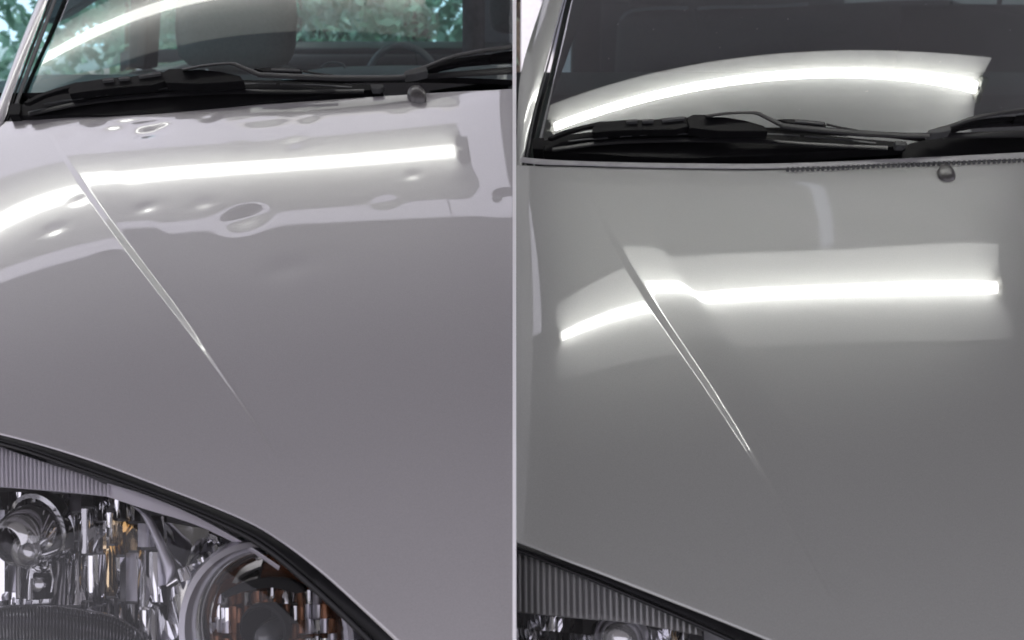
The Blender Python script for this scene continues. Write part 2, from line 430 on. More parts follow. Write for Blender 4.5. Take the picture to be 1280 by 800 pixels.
def dent(px, depth, sx, sy=None):
    P = on(H1, [px])[0]; return (P[0], P[1], depth, sx, sy or sx)
dents1 = [dent(p, d, sx, sy) for p, d, sx, sy in [
    ((68, 287), .00029, .008, .010), ((182, 258), .00033, .009, .010), ((254, 253), .00026, .008, .009), ((368, 179), .00026, .008, .011),
    ((385, 146), .00030, .010, .012), ((378, 136), .00026, .009, .010), ((500, 133), .00034, .010, .012), ((515, 218), .00018, .006, .008), ((482, 251), .00022, .009, .010),
    ((148, 161), .0024, .015, .015), ((184, 165), .0025, .017, .013), ((166, 151), .0009, .024, .007), ((206, 157), .0009, .008, .009), ((118, 152), .0009, .012, .015),
    ((306, 271), .00078, .015, .018), ((360, 332), .0008, .013, .015), ((632, 246), .00075, .013, .016), ((135, 174), .0006, .009, .012),
    ((100, 250), .00012, .007, .009), ((300, 181), .00007, .008, .012), ((130, 324), .00007, .007, .009), ((560, 131), .00014, .008, .014),
    ((85, 172), .0006, .014, .02), ((262, 147), .0010, .010, .012), ((330, 150), .0004, .02, .012), ((585, 228), .00017, .012, .016)]]

bonnet1, fr1, rr1 = build_bonnet(H1, car1, FRONT1, REAR1, CREASE1, amp1, w1_1, dents1, (-.36, .95), M['paint1'], .02, .36)
bonnet2, fr2, rr2 = build_bonnet(H2, car2, FRONT2, REAR2, CREASE2, amp2, w1_2, [], (-.40, 1.15), M['paint2'], .02, 1.0)

# ------------------------------------------------------------------ windscreens, pillars
def windscreen(surf, car, left_px, xr, y0, y1):
    L = on(surf, spline(left_px, 8)); o = np.argsort(L[:, 1])
    Y = np.linspace(y0, y1, 60); xl = np.interp(Y, L[o, 1], L[o, 0])
    t = np.linspace(0, 1, 90)
    X = xl[:, None] + (xr - xl)[:, None] * t[None, :]; YY = np.broadcast_to(Y[:, None], X.shape)
    Z = surf(X, YY)[0]
    o = link('windscreen', W(np.stack([X, YY, Z], -1).reshape(-1, 3)), grid_faces(60, 90), [M['glass_out'] if car is car1 else M['glass_dark'], M['glass_in']], car)
    s = o.modifiers.new('thickness', 'SOLIDIFY'); s.thickness = .005; s.offset = -1; s.material_offset = 1; s.material_offset_rim = 1
    return o
WSL1 = [(2, 165), (22, 130), (35, 100), (62, 40), (78, 0), (100, -60), (125, -120)]
WSL2 = [(655, 225), (664, 190), (672, 160), (694, 70), (710, 0), (730, -70), (750, -140)]
windscreen(W1, car1, WSL1, .30, 1.37, 2.05)
windscreen(W2, car2, WSL2, 1.10, 1.35, 2.05)
def pillar(surf, car, A, B, m, name, lift=.012, thick=.05, bulge=.006):
    a = on(surf, spline(A, 5), lift); b = on(surf, spline(B, 5), lift)
    k = min(len(a), len(b)); return band(name, a[:k], b[:k], m, car, thick, bulge)
pillar(W1, car1, [(-45, 232), (-10, 148), (2, 118), (22, 62), (47, 0), (75, -65), (105, -130)], [(-18, 206), (6, 149), (15, 120), (36, 62), (60, 0), (84, -65), (112, -130)], M['paint1'], 'pillar')
pillar(W1, car1, [(-15, 204), (7, 149), (16.5, 120), (37.5, 62), (61.5, 0), (86, -65), (113, -130)], [(-12, 204), (10, 149), (19, 120), (41, 62), (65, 0), (89, -65), (116, -130)], M['rubber'], 'windscreen_seal', .008, .02, .002)
pillar(W1, car1, [(-9, 204), (12, 149), (20.5, 122), (42, 62), (66, 0), (90, -65), (117, -130)], [(-2, 204), (19, 149), (26, 122), (48, 62), (71, 0), (95, -65), (122, -130)], M['grey_rubber'], 'pillar_trim', .009, .02, .004)
pillar(W2, car2, [(630, 260), (644, 200), (648, 120), (655, 75), (679, 0), (705, -70), (730, -140)], [(640, 258), (655, 198), (664, 150), (684, 75), (704, 0), (726, -70), (746, -140)], M['paint2'], 'pillar')
pillar(W2, car2, [(641, 258), (656, 198), (665, 150), (685, 75), (705, 0), (727, -70), (747, -140)], [(645, 258), (660, 198), (668, 150), (687.5, 75), (707, 0), (729, -70), (749, -140)], M['grey_rubber'], 'pillar_trim', .009, .02, .004)
# black printed band inside the glass of car 2, narrow one in car 1
def border(surf, car, A, B):
    a = on(surf, spline(A, 5), -.009); b = on(surf, spline(B, 5), -.009); band('windscreen_border', a, b, M['frit'], car, .002, 0)
border(W2, car2, [(655, 225), (668, 172), (675, 140), (690, 80), (708, 0), (730, -80)], [(690, 225), (680, 172), (682, 140), (706, 80), (732, 0), (757, -80)])
border(W1, car1, [(2, 165), (24, 128), (40, 90), (62, 40), (78, 0), (100, -60)], [(8, 165), (29, 128), (45, 90), (68, 40), (86, 0), (108, -60)])

# ------------------------------------------------------------------ wipers, cowl
def px1(p):                       # the same wiper seen on car 1
    x = p[0] - 655.0
    return (x, p[1] - (41.6 + .0795 * x - .0000345 * x * x))
NW = {1: None, 2: None}
def wnormal(surf, P):
    _, zx, zy = surf(P[:, 0].mean(), P[:, 1].mean()); n = np.array([-zx, -zy, 1.0]).ravel(); return n / np.linalg.norm(n)
def wiper_set(surf, car, f):
    pp = lambda pts, lift: on(surf, [f(p) for p in pts], lift)
    def pl(name, pts, lift, thick, m, par, bevel=.0008):
        P = pp(pts, lift); return plate(name, P, m, par, -wnormal(surf, P), thick, bevel)
    # first wiper: rubber blade and carrier
    top = [(676, 176), (705, 168.5), (735, 165), (766, 163), (842, 160.5), (900, 160), (937, 160.5), (985, 164), (1020, 167.5), (1065, 172), (1110, 176), (1133, 178)]
    bot = [(1133, 182.5), (1110, 184), (1060, 187), (1000, 192), (940, 195), (860, 198), (790, 196), (740, 192), (700, 190.5), (676, 188)]
    blade = pl('wiper', top + bot, .020, .016, M['plastic'], car)
    def wt(px, h0, h1, m, name, r=.0025):
        return band(name, pp(spline(px, 4), .024), pp(spline([(x, y + h0) for x, y in px], 4), .024), m, blade, .008, .001)
    wt([(690, 184), (760, 175), (842, 172), (937, 173), (1020, 178), (1110, 182)], 6, 0, M['gloss_black'], 'wiper_blade')
    for a, b in (((710, 175.5), (760, 171.5)), ((775, 170), (790, 168.8)), ((800, 168), (838, 166)), ((845, 166.5), (935, 166)), ((942, 166), (1000, 169)), ((1005, 169.5), (1095, 178))):
        band('wiper_rail', pp(spline([a, ((a[0]+b[0])/2, (a[1]+b[1])/2 - .6), b], 4), .025), pp(spline([(a[0], a[1]+2.0), ((a[0]+b[0])/2, (a[1]+b[1])/2 + 1.4), (b[0], b[1]+2.0)], 4), .025), M['steel_dark'], blade, .006, .0006)
    pl('wiper_tip', [(665, 174), (672, 172), (680, 172), (681, 181), (679, 187), (666, 186)], .024, .02, M['plastic'], blade)
    # carrier bridge
    pl('wiper_bridge', [(684, 172), (700, 164), (725, 157), (752, 151), (757, 155), (735, 159), (710, 165), (690, 173)], .034, .006, M['plastic'], blade)
    pl('wiper_bridge', [(748, 152), (782, 149.5), (818, 149), (858, 145.5), (862, 158), (845, 162), (800, 162.5), (765, 164), (742, 166), (740, 160)], .036, .012, M['plastic'], blade)
    for a, b in (((783, 149.4), (797, 148.8)), ((803, 148.7), (817, 148.4)), ((828, 147.6), (856, 145.2))):
        pl('bridge_clip', [a, b, (b[0], b[1] + 3.0), (a[0], a[1] + 3.0)], .040, .006, M['grey_rubber'], blade, .0004)
    pl('wiper_hinge', [(858, 147), (866, 143), (884, 143), (884, 146), (905, 146), (930, 150), (955, 157), (960, 164), (900, 164), (862, 160)], .040, .014, M['plastic'], blade)
    arm = [(882, 143.5), (905, 140.2), (925, 139.2), (944, 139), (950, 140), (962, 146), (980, 154), (1020, 158), (1080, 163.2), (1140, 166.2), (1162, 166.2)]
    arl = [(884, 147), (905, 143.8), (925, 142.6), (941, 142.6), (948, 144.6), (960, 151), (978, 160.5), (1020, 165), (1080, 170), (1140, 172.6), (1162, 172.6)]
    band('wiper_arm', pp(arm, .046), pp(arl, .046), M['arm'], blade, .010, .003)
    pl('wiper_clip', [(972, 149), (990, 148.5), (1010, 150), (1031, 152.5), (1033, 157.5), (1012, 156), (985, 153.5)], .036, .006, M['plastic'], blade, .0004)
    pl('wiper_clip', [(994, 149.4), (1010, 150.4), (1030, 153), (1030, 155.5), (1010, 153.6), (994, 152.3)], .038, .003, M['grey_rubber'], blade, .0004)
    band('wiper_clip', pp([(1033, 154), (1050, 158), (1072, 162)], .036), pp([(1033, 157), (1050, 161), (1072, 164)], .036), M['plastic'], blade, .006, .001)
    tip = pl('blade_end', [(1118, 176), (1133, 176.5), (1134.5, 180), (1130, 183), (1120, 182.5)], .030, .008, M['grey_rubber'], blade, .0006)
    # second wiper, cut by the picture edge
    far = [(1162, 162), (1180, 157), (1188, 155), (1210, 147), (1224, 143), (1252, 138.5), (1280, 135), (1340, 130), (1420, 128)]
    fal = [(1162, 166), (1180, 161.5), (1188, 160), (1210, 152.5), (1224, 148.5), (1252, 144), (1280, 141), (1340, 137), (1420, 136)]
    b2 = band('wiper', pp(far, .044), pp(fal, .044), M['arm'], car, .010, .003)
    pl('wiper_tip', [(1160, 162.5), (1172, 159.5), (1188, 157), (1189, 163), (1175, 166), (1161, 167)], .046, .012, M['grey_rubber'], b2)
    pl('wiper_bridge', [(1188, 157), (1210, 151), (1224, 148.5), (1252, 145.5), (1272, 145), (1275, 149), (1255, 150), (1230, 153), (1205, 157.5), (1190, 162)], .034, .010, M['plastic'], b2)
    pl('wiper_bridge', [(1270, 144), (1290, 142), (1340, 139), (1420, 138), (1420, 148), (1340, 149), (1285, 151), (1268, 151)], .036, .010, M['plastic'], b2)
    band('wiper_blade', pp([(1163, 166.5), (1220, 165), (1280, 162.5), (1350, 160), (1420, 159)], .030), pp([(1163, 173), (1220, 172.5), (1280, 171.5), (1350, 170), (1420, 169)], .030), M['arm'], b2, .014, .002)
    band('wiper_rail', pp([(1190, 159), (1230, 155), (1275, 152), (1350, 150), (1420, 149)], .028), pp([(1190, 163), (1230, 160), (1275, 158), (1350, 156), (1420, 155)], .028), M['gloss_black'], b2, .01, .001)
    return blade
wiper_set(W1, car1, px1)
wiper_set(W2, car2, lambda p: p)

def cowl(surf_w, rr, car, xr, strip):
    # black scuttle tray behind the bonnet edge, running up to the lower edge of the glass
    k = np.linspace(0, len(rr) - 1, 60).astype(int); A = rr[k].copy()
    rows = []
    for dy, dz in ((.010, -.030), (.030, -.040), (.060, -.036)):
        q = A.copy(); q[:, 1] += dy; q[:, 2] += dz; rows.append(q)
    f_ = np.clip((A[:, 0] - .20) / .06, 0, 1) if strip else 1.0
    q = A.copy(); q[:, 1] = A[:, 1] + .035 + f_ * (np.maximum(.04, 1.395 - A[:, 1])); q[:, 2] = surf_w(q[:, 0], q[:, 1])[0] + .006; rows.append(q)
    q = q.copy(); q[:, 1] += .004; q[:, 2] -= .05; rows.append(q)
    q = A.copy(); q[:, 1] += .01; q[:, 2] -= .10; rows.append(q)
    rows.append(rows[0])
    return auto_smooth(link('cowl_panel', W(np.stack(rows).reshape(-1, 3)), grid_faces(len(rows), 60), M['plastic'], car), 40)
cowl(W1, rr1, car1, .3, False)
cowl(W2, rr2, car2, 1.1, True)
P_ = on(W2, [(1126, 184), (1140, 178), (1165, 173), (1220, 171), (1300, 170), (1420, 168), (1420, 196), (1300, 198), (1220, 202), (1128, 206)], .010)
plate('cowl_corner', P_, M['plastic'], car2, -wnormal(W2, P_), .008, .001)
# rubber lip with a dashed lower edge behind the bonnet of car 2
def lip():
    up = [(650, 196), (680, 199), (720, 201), (800, 203.2), (900, 204.4), (960, 204.4), (1040, 202), (1105, 199), (1200, 194.5), (1280, 190.5), (1400, 187)]
    lo = [(650, 203), (680, 206), (720, 207), (800, 209.5), (900, 211), (960, 211), (1040, 208.8), (1105, 205.5), (1200, 202), (1280, 199), (1400, 196.5)]
    a = on(H2, spline(up, 6), .002); b = on(H2, spline(lo, 6), .001)
    s = band('cowl_seal', a, b, M['lip'], car2, .012, .002)
    d = [p for p in np.arange(985, 1300, 6.3)]
    lx = np.array(lo, float)
    V = []; F = []
    for x in d:
        y = np.interp(x, lx[:, 0], lx[:, 1]) - 1.6
        P = on(H2, [(x - 1.7, y), (x + 1.7, y), (x + 1.7, y + 1.4), (x - 1.7, y + 1.4)], .0042); i = len(V)
        Q = np.vstack([P, P - np.array([0, 0, .006])]); V += list(Q)
        F += [tuple(i + k for k in f) for f in ((0, 1, 2, 3), (4, 7, 6, 5), (0, 4, 5, 1), (1, 5, 6, 2), (2, 6, 7, 3), (3, 7, 4, 0))]
    link('seal_notch', W(np.array(V)), F, M['grey_rubber'], s, smooth=False, kind='stuff')
lip()

# washer nozzles
def nozzle(surf, car, px, s):
    P = on(surf, px)                       # outline of the little hood-shaped jet, standing proud of the paint
    c = P.mean(0); n = np.array([0, 0, 1.0])
    prof = [(1.0, 0), (1.0, .35), (.93, .62), (.72, .84), (.35, .97), (.0, 1.0)]
    V = []; k = len(P)
    for r, h in prof:
        q = c + (P - c) * r + np.array([0, 0, s * h]); V += list(q)
    F = []
    for j in range(len(prof) - 1):
        for i in range(k): F.append((j*k + i, j*k + (i+1) % k, (j+1)*k + (i+1) % k, (j+1)*k + i))
    o = fix_normals(link('washer_nozzle', W(np.array(V)), F, M['nozzle'], car))
    bmx = bmesh.new(); bmx.from_mesh(o.data); bmesh.ops.remove_doubles(bmx, verts=bmx.verts, dist=1e-5); bmx.to_mesh(o.data); bmx.free()
    return o
nozzle(H1, car1, spline([(509, 122.5), (513, 127), (524, 129), (532, 128), (533, 124), (528, 117.5), (520, 116), (512, 117.5), (509, 122.5)], 4)[:-1], .015)
nozzle(H2, car2, spline([(1171, 216), (1174, 223), (1182, 227), (1191, 226), (1194, 222), (1190, 213), (1184, 209), (1176, 209), (1171, 216)], 4)[:-1], .008)

# ------------------------------------------------------------------ headlamps
def plane_of(A, B, down):
    n = np.cross(B - A, down); n /= np.linalg.norm(n); return A, n
def lamp_hit(pl, px, off=0.0):
    d = rays(px); t = (pl[0] @ pl[1]) / (d @ pl[1]); return d * (t + off)[:, None]
def headlamp1():
    A = on(H1, [(0, 545)])[0]; B = on(H1, [(420, 725)])[0]
    pl = plane_of(A - np.array([0, .004, .008]), B - np.array([0, .004, .008]), np.array([.12, -.50, -.82]))
    hit = lambda px, off=0.: lamp_hit(pl, px, off)
    n = pl[1] if pl[1][1] < 0 else -pl[1]
    back = -n
    outline = spline([(-120, 535), (0, 556), (53, 572), (98, 587), (150, 605), (244, 642), (325, 684), (365, 712), (407, 750), (445, 785), (480, 825), (540, 900)], 5)
    low = [(540, 1000), (200, 1020), (-120, 980)]
    # housing tub
    P = np.vstack([hit(outline, .004), hit(low, .004)]); k = len(P)
    Q = P.mean(0) + (P - P.mean(0)) * .86 + back * .12
    V = np.vstack([P, Q]); F = [(i, (i+1) % k, k + (i+1) % k, k + i) for i in range(k)] + [tuple(range(k, 2*k))]
    hl = link('headlamp', W(V), F, M['housing'], car1, smooth=False)
    # clear cover, slightly domed
    c = P.mean(0); rings = [P, c + (P - c) * .85 + n * .006, c + (P - c) * .5 + n * .012, c + (P - c) * .05 + n * .014]
    V = np.vstack(rings); F = []
    for r in range(3):
        for i in range(k): F.append((r*k + i, r*k + (i+1) % k, (r+1)*k + (i+1) % k, (r+1)*k + i))
    F.append(tuple(3*k + i for i in range(k)))
    ln = fix_normals(link('headlamp_lens', W(V), F, [M['lens_out'], M['lens_in']], hl))
    s = ln.modifiers.new('thickness', 'SOLIDIFY'); s.thickness = .003; s.offset = -1; s.material_offset = 1; s.material_offset_rim = 1
    # rubber seal between bonnet and lamp
    up = spline([(-120, 519), (0, 541.5), (100, 569.5), (200, 606.5), (300, 646.5), (350, 674.5), (400, 711.5), (450, 755.5), (500, 801.5), (545, 848)], 6)
    mid = spline([(-120, 530), (0, 551), (100, 584), (200, 620), (290, 657), (336, 683), (387, 724), (432, 765), (478, 810), (520, 852)], 6)
    lo = spline([(-120, 536), (0, 557), (100, 589), (200, 624.5), (284, 662), (330, 688.5), (380, 730), (425, 771), (470, 815), (512, 858)], 6)
    Pu = on(H1, up, -.004); Pm = hit(mid, -.003); Pl = hit(lo, -.002)
    band('lamp_seal', Pu, Pm, M['gloss_black2'], hl, .015, .003)
    band('lamp_seal', hit(mid + [0, .6], -.002), Pl, M['gloss_black'], hl, .008, .0012)
    # ribbed bezel strip: backing and every rib
    tp = np.array([(-40, 540), (0, 558), (53, 577), (98, 591), (134, 606)], float); bt = np.array([(-40, 606), (0, 609), (53, 613), (98, 617), (134, 621)], float)
    tp2 = spline(tp, 5); bt2 = spline(bt, 5)
    band('bezel_strip', hit(tp2, .016), hit(bt2, .020), M['bezel_dark'], hl, .004, 0)
    xs = np.arange(-2, 136, 5.1)
    rib = None
    for x in xs:
        y0 = np.interp(x, tp2[:, 0], tp2[:, 1]) + .5; y1 = np.interp(x, bt2[:, 0], bt2[:, 1]) - 1
        g = hit([(x, y0), (x, (y0 + y1)/2), (x + .4, y1)], .0128)
        tube('rib', g, .00085, M['bezel'], hl, 6)
    band('bezel_strip', hit(spline([(134, 604), (183, 619), (244, 645), (309, 681), (350, 708)], 5), .014), hit(spline([(134, 621), (183, 637), (244, 656), (309, 687), (348, 713)], 5), .018), M['bezel'], hl, .004, .001)
    # reflector of the main chamber: bowed mirror facets
    def facet(px4, off, m, name='reflector_facet', tilt=(0, 0), bow=.004, nx=5, ny=3):
        p = np.array(px4, float)                   # tl, tr, br, bl
        G = []
        for j in range(ny):
            v = j / (ny - 1)
            for i in range(nx):
                u = i / (nx - 1)
                q = (p[0]*(1-u) + p[1]*u) * (1-v) + (p[3]*(1-u) + p[2]*u) * v
                o_ = off + tilt[0]*(u - .5) + tilt[1]*(v - .5) + bow * ((2*u - 1)**2 - 1)*1.0 + bow*.35*((2*v - 1)**2 - 1)
                G.append(hit([q], o_)[0])
        G = np.array(G); B_ = G + back * .004; N = nx*ny
        F = [tuple(f) for f in grid_faces(ny, nx)]
        Fb = [tuple(N + i for i in f[::-1]) for f in F]
        rim = list(range(nx)) + [nx*j + nx - 1 for j in range(1, ny)] + [N - 1 - i for i in range(1, nx)] + [nx*j for j in range(ny - 2, 0, -1)]
        Fr = [(rim[i], rim[(i+1) % len(rim)], N + rim[(i+1) % len(rim)], N + rim[i]) for i in range(len(rim))]
        return auto_smooth(fix_normals(link(name, W(np.vstack([G, B_])), F + Fb + Fr, m, hl)), 50)
    cols = [-12, 6, 20, 33, 48, 60, 74, 86, 101, 116, 129, 143, 157, 172, 186, 205]
    rows0 = [614, 640, 682, 748, 806]
    for i in range(len(cols) - 1):
        rows = [rows0[0]] + [r + random.uniform(-9, 9) for r in rows0[1:-1]] + [rows0[-1]]
        for j in range(len(rows) - 1):
            x0, x1 = cols[i] + .3, cols[i+1] - .3
            if x0 > 172 and j == 0: continue
            y0, y1 = rows[j] + .04 * max(x0, 0) + .3, rows[j+1] + .02*max(x0, 0) - .3
            u_ = random.random(); m = M['chrome'] if u_ < .5 else (M['satin'] if u_ < .75 else M['chrome_dark'])
            if (cols[i], j) in ((143, 1), (157, 1), (129, 2)): m = M['amber_glint']  # amber reflection coloured into a few facets
            facet([(x0, y0), (x1, y0 + .3), (x1, y1 + .3), (x0, y1)], .062 + .012*math.sin(i*1.3) - .02*((i - 7)/8)**2, m, tilt=(random.uniform(-.012, .012), random.uniform(-.03, .02)), bow=random.uniform(.002, .007))
    # divider fin between the two chambers
    fa = spline([(164, 632), (176, 643), (186, 662), (196, 685), (204, 709), (207, 731)], 6); fb = spline([(184, 640), (192, 650), (201, 668), (211, 690), (219, 711), (212, 731)], 6)
    band('chamber_fin', hit(fa, .026), hit(fb, .030), M['satin'], hl, .02, .002)
    band('chamber_fin', hit(spline([(207, 731), (214, 726), (221, 722), (224, 737)], 5), .024), hit(spline([(209, 734), (216, 730), (223, 728), (226, 740)], 5), .024), M['chrome'], hl, .01, .001)
    # bulb with its glare shield
    c0 = hit([(40, 668)], .035)[0]; ax = n + np.array([-.1, -.25, -.25]); sc = np.linalg.norm(c0) / FPX
    lathe('bulb_ring', [(39*sc, -.012), (42*sc, -.006), (41*sc, 0), (36*sc, .001), (33*sc, -.006), (33*sc, -.014)], hit([(46, 662)], .046)[0], ax, M['chrome_dark'], hl, 36)
    sh = lathe('bulb_shield', [(33*sc, -.008), (33*sc, .004), (31*sc, .012), (27*sc, .019), (21*sc, .024), (19*sc, .0245), (18*sc, .022)], c0, ax, M['cap'], hl, 32)
    lathe('bulb_tip', [(19*sc, .0), (18.5*sc, .003), (15*sc, .007), (9*sc, .010), (0, .011)], hit([(35, 689)], .018)[0], ax, M['cap'], hl, 28)
    lathe('bulb_tip', [(12*sc, .0), (11*sc, .002), (6*sc, .004), (0, .0045)], hit([(34, 693)], .0065)[0], ax, M['chrome_dark'], hl, 24)
    for k in range(11):                            # flutes of the shield
        a = math.pi * (.08 + .84 * k / 10); q = [(40 + 31*math.cos(a), 668 - 34*math.sin(a)), (38 + 20*math.cos(a), 683 - 22*math.sin(a))]
        tube('shield_flute', hit(q, np.array([.026, .016])), .0009, M['chrome'], hl, 6)
    # bulb clip
    for q, of, m in (([(36, 708), (64, 709), (62, 757), (38, 757)], .040, M['chrome_dark']), ([(40, 716), (60, 717), (59, 749), (41, 749)], .034, M['plastic'])):
        P_ = hit(q, of); plate('bulb_clip', P_, m, hl, back, .008, .0008)
    lathe('bulb_screw', [(8*sc, 0), (8*sc, .003), (5*sc, .005), (0, .0055)], hit([(50, 730)], .031)[0], n, M['chrome_dark'], hl, 20)
    tube('bulb_clip', hit(spline([(37, 706), (42, 712), (50, 715), (58, 712), (63, 706)], 4), .034), .0012, M['chrome'], hl, 6)
    tube('bulb_clip', hit([(63, 706), (66, 725), (64, 740)], .034), .0009, M['chrome'], hl, 6)
    # low beam: a dark ribbed dome
    arc = spline([(-60, 775), (0, 762), (35, 759), (69, 759), (124, 768), (150, 776), (172, 790), (182, 805)], 6)
    band('low_beam_lens', hit(arc, .03), hit([(x, y + 90) for x, y in arc], .012), M['dark_lens'], hl, .01, .012)
    for x in np.arange(-4, 172, 4.2):
        y = np.interp(x, arc[:, 0], arc[:, 1])
        tube('lens_rib', hit([(x, y), (x - (x - 60)*.005, y + 12), (x - (x - 60)*.02, y + 46)], np.array([.026, .0165, .007])), .0008, M['chrome_dark'], hl, 6)
    band('lens_rim', hit([(x, y - 3.5) for x, y in arc], .032), hit(arc, .030), M['chrome_dark'], hl, .01, .001)
    # crystals in the corner between the chambers
    for k in range(16):
        x = 228 + k * 6.0; y = 716 - 46*math.sin(min(1, k/9)*1.5) + random.uniform(-6, 6) + max(0, k - 9) * 3
        if y < np.interp(x, outline[:, 0], outline[:, 1]) + 12: y = np.interp(x, outline[:, 0], outline[:, 1]) + 14
        facet([(x, y), (x + 7, y - 3), (x + 9, y + 3), (x + 2, y + 7)], .03, M['chrome'], 'crystal', (random.uniform(-.006, .006), random.uniform(-.006, .006)), .0015, 3, 2)
    facet([(222, 712), (238, 706), (242, 722), (226, 728)], .028, M['chrome'], 'crystal', (.004, -.004), .003)
    facet([(170, 690), (186, 700), (205, 735), (200, 800), (170, 800)][0:1] + [(196, 700), (214, 800), (176, 800)], .05, M['chrome'], tilt=(.01, -.02), bow=.006)
    facet([(190, 650), (262, 662), (250, 720), (222, 705)], .05, M['chrome_dark'], tilt=(.01, .02), bow=.003)
    facet([(250, 662), (330, 695), (318, 735), (250, 720)], .055, M['chrome_dark'], tilt=(.0, .01), bow=.006)
    facet([(214, 735), (246, 716), (240, 812), (206, 812)], .05, M['chrome'], tilt=(.0, .02), bow=.006)
    # indicator chamber
    ic = hit([(331, 796)], .030)[0]; s2 = np.linalg.norm(ic) / FPX; axi = n + np.array([.05, -.15, -.15])
    lathe('indicator_rim', [(116*s2, -.030), (114*s2, -.004), (110*s2, .001), (103*s2, .000), (97*s2, -.008)], ic, axi, M['satin'], hl, 60)
    lathe('indicator_rim', [(97*s2, -.008), (94*s2, -.006), (88*s2, -.010), (86*s2, -.02)], ic, axi, M['cap'], hl, 60)
    lathe('indicator_bowl', [(86*s2, -.02), (80*s2, -.03), (64*s2, -.045), (46*s2, -.055), (30*s2, -.06)], ic, axi, M['amber'], hl, 48)
    for x in np.arange(248, 418, 9.5):
        for y in np.arange(738, 812, 19.0):
            y_ = y + random.uniform(-4, 4); rr_ = math.hypot(x + 4.5 - 331, y_ + 9 - 796)
            if rr_ > 86 or rr_ < 36: continue
            dx = abs(x + 4.5 - 333); u = random.random()
            if dx < 46: m = M['amber'] if u < .72 else (M['chrome_dark'] if u < .9 else M['amber_glint'])
            else: m = M['satin'] if u < .35 else (M['chrome_dark'] if u < .65 else (M['chrome'] if u < .82 else M['amber']))
            facet([(x + .3, y_), (x + 9.2, y_ + random.uniform(-1, 1)), (x + 9.2, y_ + 18.5), (x + .3, y_ + 18.5)], .050 + .022*(1 - rr_/86), m, 'indicator_facet', (random.uniform(-.004, .004), random.uniform(-.002, .010)), random.uniform(.001, .003), 5, 3)
    arcd = spline([(276, 742), (300, 729), (330, 722), (360, 724), (380, 735), (372, 742), (350, 736), (330, 735), (302, 740), (280, 748)], 4)
    plate('bulb_shade', hit(arcd, .038), M['plastic'], hl, back, .006, .0006)
    lathe('bulb_socket', [(31*s2, .0), (30*s2, .006), (27*s2, .007), (26*s2, -.01), (18*s2, -.03), (0, -.03)], hit([(333, 784)], .052)[0], axi, M['plastic'], hl, 36)
    lathe('indicator_bulb', [(15*s2, -.02), (16*s2, 0), (12*s2, .008), (6*s2, .011), (0, .012)], hit([(334, 794)], .055)[0], axi, M['dark_lens'], hl, 24)
    facet([(320, 750), (342, 748), (341, 753), (321, 754)], .045, M['amber_glint'], 'indicator_facet', (0, -.008), .001, 3, 2)  # small yellow highlight put in as a tinted facet
    return hl
